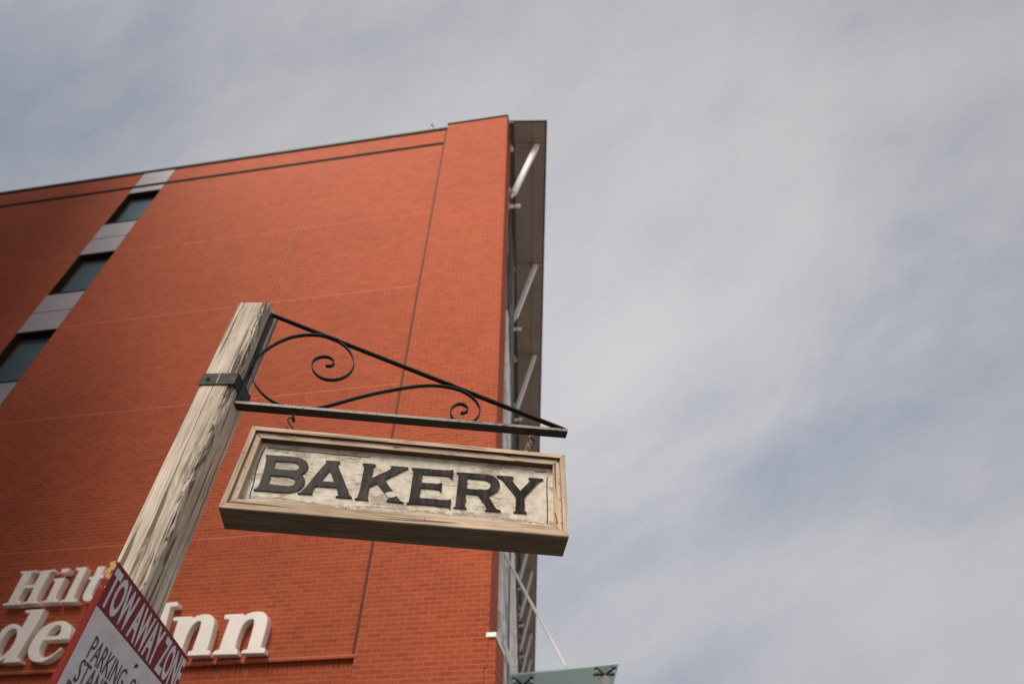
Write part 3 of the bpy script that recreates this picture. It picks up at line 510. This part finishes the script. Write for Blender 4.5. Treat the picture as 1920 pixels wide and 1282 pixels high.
RUST = Mat('rusty iron', .8, spec=.3); n = RUST.noise(RUST.map(), 90, 5, .7); RUST.col(RUST.ramp(n, [(.3, (.03, .016, .011)), (.5, (.085, .04, .026)), (.7, (.2, .11, .075))])); RUST.bump(n, .5, .001); RUST = RUST.m
BAZ = R(6.2)
BASE = Vector((-1.196, 2.196, 0))
brk = empty('iron_bracket', 'black wrought iron bracket with two scrolls reaching out from the timber post', 'bracket', (BASE.x, BASE.y, 3.43), BAZ)
OG = (0, 0, 3.43)
m = MB().box(.002, 1.458, -.025, .025, 3.4262, 3.4418); arm = m.build('support_arm', IRON, brk, .0015, org=OG)
m = MB().box(.004, 1.456, -.0262, -.0252, 3.4275, 3.4408); m.build('worn_edge', WORN, arm, org=OG)
m = MB().box(.0, .007, -.025, .025, 3.442, 4.014); m.build('mounting_plate', IRON, brk, .0015, org=OG)
m = MB().strip([(.0065, 4.0195), (1.452, 3.452)], -.014, .014, .0075); m.build('diagonal_brace', IRON, brk, .001, org=OG)
def cr(P, n=4):
    o = []
    for i in range(len(P) - 1):
        p0, p1, p2, p3 = [Vector(P[max(0, min(len(P) - 1, j))]) for j in (i - 1, i, i + 1, i + 2)]
        for k in range(n):
            t = k / n; o.append(tuple(.5 * ((2 * p1) + (p2 - p0) * t + (2 * p0 - 5 * p1 + 4 * p2 - p3) * t * t + (3 * p1 - p0 - 3 * p2 + p3) * t ** 3)))
    return o + [tuple(P[-1])]
def relax(P, it=1):
    for _ in range(it): P = [P[0]] + [tuple((Vector(P[i - 1]) + Vector(P[i]) * 2 + Vector(P[i + 1])) / 4) for i in range(1, len(P) - 1)] + [P[-1]]
    return P
s1 = [(x, z) for x, z in sc1]; s1[0] = (.21, 3.449); s1[1] = (.165, 3.462)
m = MB().strip(cr(relax(s1)), -.0105, .0105, .0056); m.build('scroll', IRON, brk, .0006, org=OG)
s2 = [(x, z) for x, z in sc2]; s2[0] = (.30, 3.4465); s2[1] = (.352, 3.456)
m = MB().strip(cr(relax(s2)), -.0105, .0105, .0056); m.build('scroll', IRON, brk, .0006, org=OG)
for u, z in ((.345, 3.886), (.915, 3.664)): MB().tube([(u - .006, -.0148, z), (u + .006, -.0148, z - .002)], .0028, 6).build('weld_bead', RUST, brk, org=OG)
for u in (.2563, 1.298):
    m = MB().tube([(u, 0, 3.4258), (u, 0, 3.403)], .0042, 10)
    m.tube([(u + .011 * math.sin(a) * 0, .011 * math.sin(a), 3.392 + .011 * math.cos(a)) for a in [i * math.pi / 10 for i in range(21)]], .0036, 8)
    m.tube([(u, -.0, 3.4258), (u, 0, 3.4235)], .009, 6); m.build('eye_bolt', RUST, brk, org=OG)
# clamp band round the post, in post axes
X = Matrix.Rotation(-BAZ, 4, 'Z') @ Matrix.Translation(PC - BASE) @ Matrix.Rotation(PR, 4, 'Z')
m = MB(); zb_, zt_ = 3.487, 3.553
m.box(-.079, .081, -.0815, -.0755, zb_, zt_); m.box(.0765, .082, -.0754, .0795, zb_, zt_); m.box(-.079, .081, .0795, .0845, zb_, zt_)
m.v = [tuple(X @ Vector(v)) for v in m.v]; band = m.build('clamp_band', IRON, brk, .0015, org=OG)
m = MB().disc((-.046, -.0845, 3.521), .0085, .006, n=8).disc((-.046, -.0879, 3.521), .0045, .002)
m.v = [tuple(X @ Vector(v)) for v in m.v]; m.build('bolt', RUST, band, org=OG)
m = MB().disc((.082, .0, 3.66), .0055, .018, 'x')
m.v = [tuple(X @ Vector(v)) for v in m.v]; m.build('bolt', RUST, brk, org=OG)
m = MB().box(-.002, .003, -.0828, -.0817, zb_ + .004, zt_ - .004)
m.v = [tuple(X @ Vector(v)) for v in m.v]; m.build('paint_chip', varied('bare metal chip', (.4, .3, .25), .7, .5, 90), band, org=OG)
# two S hooks
def s_hook(u, tilt, label):
    m = MB(); r = .014; P = []
    for i in range(15): a = R(-40) + i / 14 * R(250); P.append((r * math.cos(a), 0, .024 + r * math.sin(a)))
    lo = []
    for i in range(15): a = R(140) + i / 14 * R(250); lo.append((r * math.cos(a), 0, -.024 + r * math.sin(a)))
    P = P + [(-.002, 0, .0), ] + lo[::-1]
    m.tube([Vector(p) for p in P], .004, 8)
    o = m.build('s_hook', RUST, smooth=True); p = BASE + Vector((math.cos(BAZ) * u, math.sin(BAZ) * u, 3.356))
    o.location = p; o.rotation_euler = (0, R(tilt), BAZ + R(12)); tag(o, label, 'hook', 'rusty hooks holding the hanging sign')
s_hook(.2545, -6, 'rusty iron S hook at the post end of the hanging sign')
s_hook(1.295, 5, 'rusty iron S hook at the outer free end of the hanging sign')

# ---------------- hanging sign ----------------
def rotm(y, t, r): return Matrix.Rotation(y, 3, 'Z') @ Matrix.Rotation(t, 3, 'X') @ Matrix.Rotation(r, 3, 'Y')
SX = rotm(.1089, -.0536, .0122).to_4x4(); SX.translation = (-1.0608, 2.1383, 3.2801)
SX = SX @ Matrix.Translation((.65, .07, -.393))
bak = empty('hanging_sign', 'long weathered wooden box sign reading BAKERY in dark raised letters', 'sign', mat=SX)
SO = (.65, .07, -.393)
LX, HZ, DY = 1.30, .393, .14
WH = wood('sign frame wood lengthwise', 'x', (.22, .15, .10), (.50, .375, .265), (.76, .59, .435), crack=.50, bumpd=.0012).m
WV = wood('sign frame wood upright', 'z', (.24, .165, .11), (.50, .375, .265), (.74, .575, .425), crack=.52, bumpd=.0012).m
def redwood(axis):
    m = wood('inner moulding wood ' + axis, axis, (.24, .165, .11), (.50, .385, .28), (.74, .60, .45), crack=.54, bumpd=.001)
    src = m.b.inputs['Base Color'].links[0].from_socket
    st = [40.] * 3; st['xyz'.index(axis)] = 7.
    k = m.noise(m.map(tuple(st), loc=(4, 4, 4)), 1.2, 6, .7)
    m.col(m.mix(m.ramp(k, [(.585, (0, 0, 0)), (.625, (1, 1, 1))]), src, (.20, .055, .035))); return m.m
SHADE_WOOD = wood('wood darkened as rail shade', 'x', (.035, .018, .012), (.10, .052, .032), (.17, .10, .065), crack=.6).m  # dark wood colour carrying the shade under the top rails
def rails(name, a0, a1, y0, y1, mh, mv, bev):
    """four mitred rails between the rectangle inset by a0 and the one inset by a1"""
    g = .0006
    o0 = (a0, -a0); ox0, ox1, oz0, oz1 = a0, LX - a0, -HZ + a0, -a0
    ix0, ix1, iz0, iz1 = a1, LX - a1, -HZ + a1, -a1
    T = [(ox0 + g, oz1), (ox1 - g, oz1), (ix1 - g, iz1), (ix0 + g, iz1)]
    B = [(ox0 + g, oz0), (ox1 - g, oz0), (ix1 - g, iz0), (ix0 + g, iz0)]
    Lf = [(ox0, oz0 + g), (ox0, oz1 - g), (ix0, iz1 - g), (ix0, iz0 + g)]
    Rt = [(ox1, oz0 + g), (ox1, oz1 - g), (ix1, iz1 - g), (ix1, iz0 + g)]
    for q, mt in ((T, mh), (B, WH), (Lf, WV), (Rt, mv)):
        k = MB().hexa([(x, y0, z) for x, z in q], [(x, y1, z) for x, z in q])
        if q is T: k.m[4] = 1          # underside painted dark, standing in for the shade below the rail
        k.build(name, [mt, SHADE_WOOD], bak, bev, org=SO)
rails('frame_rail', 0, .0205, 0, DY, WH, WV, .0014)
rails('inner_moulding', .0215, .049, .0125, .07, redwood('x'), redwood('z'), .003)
DW = wood('wood darkened as underside shade', 'x', (.07, .052, .035), (.16, .125, .085), (.25, .20, .14), crack=.58).m
m = MB().box(.0008, LX - .0008, .001, DY - .001, -HZ - .0035, -HZ + .0003); m.build('shade_board', DW, bak, .0006, org=SO)  # added board; the shade beneath the sign is put into its dark colour
m = MB().box(.022, LX - .022, .0425, .1, -HZ + .022, -.022); m.build('panel', paint_wood('peeling cream paint on board', 'x'), bak, org=SO)
LET = Mat('dark sign letter', .6, spec=.16)
n = LET.noise(LET.map((16, 3, 5)), 2.4, 6, .65); LET.col(LET.ramp(n, [(.3, (.010, .008, .007)), (.5, (.027, .020, .017)), (.72, (.085, .066, .057))])); LET.rgh(LET.ramp(n, [(.3, (.35,) * 3), (.7, (.6,) * 3)])); LET = LET.m
offs = lambda L: [[(x - SO[0], z - SO[2]) for x, z in l] for l in L]
PATCH = varied('bare pale patch', (.60, .57, .53), .7, .15, 60)
KP = [[(x - SO[0], z - SO[2]) for x, z in KPATCH]]
glyph('bare_patch', KP, .0359 - SO[1], .0364 - SO[1], PATCH, bak, 0, False)
for k in 'BAKERY': glyph('letter', offs(BK[k]), .0365 - SO[1], .0427 - SO[1], LET, bak, .0007)
STR = varied('black pinstripe paint', (.03, .03, .03), .7, .3, 60)
for k in ('pl', 'pt', 'pr', 'pq'):
    P = cr([(x - SO[0], z - SO[2]) for x, z in BK[k][0]], 4)
    P = [(x + .0008 * NS.noise(Vector((x * 120, z * 120, 1))), z + .0010 * NS.noise(Vector((x * 90, z * 90, 4)))) for x, z in P]
    MB().strip(P, .0415 - SO[1], .0424 - SO[1], .0038 if k in ('pt', 'pq') else .0042).build('pinstripe', STR, bak)
NAIL = varied('rust spot', (.16, .07, .03), .8, .4, 50)
for (x, z) in ((.035, -.10), (.034, -.2), (.034, -.3), (.0095, -.14), (.85, -.03), (1.273, -.12), (1.273, -.22), (1.275, -.33), (.9, -.245), (.89, -.30), (1.12, -.235), (1.03, -.33), (.45, -.345), (.75, -.365)):
    y = .042 if (.05 < x < 1.25 and -.345 < z < -.045) else (.012 if .022 < x < 1.278 else -.0006)
    MB().disc((x, y, z), .0026, .0014).build('nail', NAIL, bak, org=SO)
for lx in (.115, 1.153):
    m = MB().tube([(lx, .07, .0), (lx, .07, .022)], .0042, 10)
    m.tube([(lx, .07 + .011 * math.sin(a), .033 + .011 * math.cos(a)) for a in [i * math.pi / 10 for i in range(21)]], .0036, 8)
    m.tube([(lx, .07, .0005), (lx, .07, .004)], .011, 12); m.build('eye_screw', RUST, bak, org=SO)

# ---------------- parking board ----------------
K_ = .979
PX = Matrix.Translation((-1.165, 1.889 * K_, 1.6 + .956 * K_)) @ Matrix.Rotation(R(90), 4, 'Z') @ Matrix.Rotation(R(2.9), 4, 'Y')
PX = PX @ Matrix.Translation((.332, 0, -.84))
park = empty('parking_sign', 'red and white parking board lettered TOW AWAY ZONE, on the side of the timber post', 'sign', mat=PX)
PO = (.332, 0, -.84); WB = .664
REDM = Mat('weathered red board', .8, spec=.12)
n = REDM.noise(REDM.map((6, 60, 6)), 3, 6, .7); c = REDM.ramp(n, [(.3, (.16, .018, .014)), (.7, (.24, .03, .024))])
n = REDM.noise(REDM.map((1, 1, 1)), 60, 6, .7)
sp = N('ShaderNodeSeparateXYZ', REDM.t); REDM.lk(REDM.tc.outputs['Object'], sp.inputs[0])
dz = REDM.math('SUBTRACT', .84, sp.outputs[2]); dx = REDM.math('ADD', sp.outputs[0], .332)
dd = REDM.math('ADD', REDM.math('MULTIPLY', dz, .35), REDM.math('MULTIPLY', dx, 2.2))
chip = REDM.math('LESS_THAN', REDM.math('ADD', dd, REDM.math('MULTIPLY', REDM.math('SUBTRACT', n, .5), .18)), .012)
REDM.col(REDM.mix(chip, c, (.48, .32, .13))); REDM = REDM.m
m = MB().box(0, WB, .0, .022, -.84, 0); m.build('board', REDM, park, .0015, org=PO)
HB = .134
WHT = Mat('white sign paint', .45, spec=.4); n = WHT.noise(WHT.map((3, 3, 5)), 3, 6, .65); WHT.col(WHT.ramp(n, [(.3, (.50, .46, .455)), (.6, (.64, .60, .60)), (.75, (.70, .66, .66))])); WHT = WHT.m
RB = Mat('red sign paint', .75, spec=.12); n = RB.noise(RB.map((3, 3, 3)), 5, 6, .6); RB.col(RB.ramp(n, [(.3, (.19, .030, .034)), (.7, (.25, .042, .046))])); RB = RB.m
m = MB().box(.001, WB - .001, -.0012, -.0002, -HB, -.001); m.build('header_band', RB, park, org=PO)
m = MB().box(.003, WB - .012, -.0012, -.0002, -.80, -HB - .003); m.build('white_field', WHT, park, org=PO)
m = MB().box(.001, WB - .001, -.0014, -.0003, -HB - .0028, -HB - .0004); m.build('dividing_line', STR, park, org=PO)
TX = Matrix.Translation((-PO[0], -.0019, -PO[2])) @ Matrix.Rotation(R(90), 4, 'X')
text_mesh('header_lettering', [('TOW', .009, .197, -.128, -.014), ('AWAY', .205, .437, -.129, -.014), ('ZONE', .452, .659, -.129, -.014)], TX, varied('white header letters', (.66, .61, .64), .7, .08, 8, spec=.15), park, .03)
BLK = varied('black lettering paint', (.035, .03, .03), .6, .2, 20)
text_mesh('body_lettering', [('PARKING', .066, .307, -.254, -.192), ('OR', .345, .425, -.254, -.192), ('STANDING', .056, .348, -.318, -.258), ('DURING', .038, .26, -.382, -.321), ('HOURS', .30, .5, -.382, -.321)], TX, BLK, park, .004)
for (u, v) in ((.337, -.165), (.60, -.165), (.337, -.7)): MB().disc((u, -.0035, v), .006, .005, n=8).disc((u, -.0065, v), .0035, .002).build('bolt', RUST, park, org=PO)

# ---------------- ground and added shading building ----------------
def struct(o): o['kind'] = 'structure'; return o
asph = varied('worn asphalt', (.09, .087, .083), .9, .25, 8); conc = varied('concrete paving', (.42, .39, .35), .9, .12, 2); dirt = varied('open ground', (.34, .31, .27), .95, .2, .3)
struct(MB().box(-900, 900, -900, 900, -.5, -.16).build('ground', dirt))
struct(MB().box(-200, 200, -16, 1.2, -.159, -.13).build('road', asph))
struct(MB().box(-200, 3.5, 1.35, 7.95, -.158, 0).build('pavement', varied('dark paving', (.11, .10, .09), .9, .15, 2)))
struct(MB().box(3.501, 200, 1.35, 120, -.158, .0).build('side_pavement', conc))
struct(MB().box(-200, 200, 1.2, 1.35, -.158, .004).build('kerb', varied('kerb stone', (.38, .37, .35), .9, .1, 4), bevel=.01))
shade_bld = empty('shade_building', 'made-up brick building, added unseen on the left to shade the brick wall', 'building', (-24, -10, 0), RZ)  # invented unseen building, sized to throw shade on the left of the wall
HN = 18.3
BBR = varied('brown brick', (.22, .10, .06), .9, .15, 3)
m = MB().box(-6, 6, -26, 16.5, 0, 26).box(6.01, 11.0, 8.5, 15.5, 0, 16.5); m.build('wall', BBR, shade_bld)
m = MB().box(-6.2, 6.2, -26.2, 16.7, 26, 26.4); m.build('coping', FLASH, shade_bld)
for fl in range(6):
    for k in range(9):
        y = -20 + k * 4
        MB().box(6.0, 6.05, y, y + 1.4, 1.2 + fl * 3, 2.9 + fl * 3).build('window', GLASS, shade_bld)
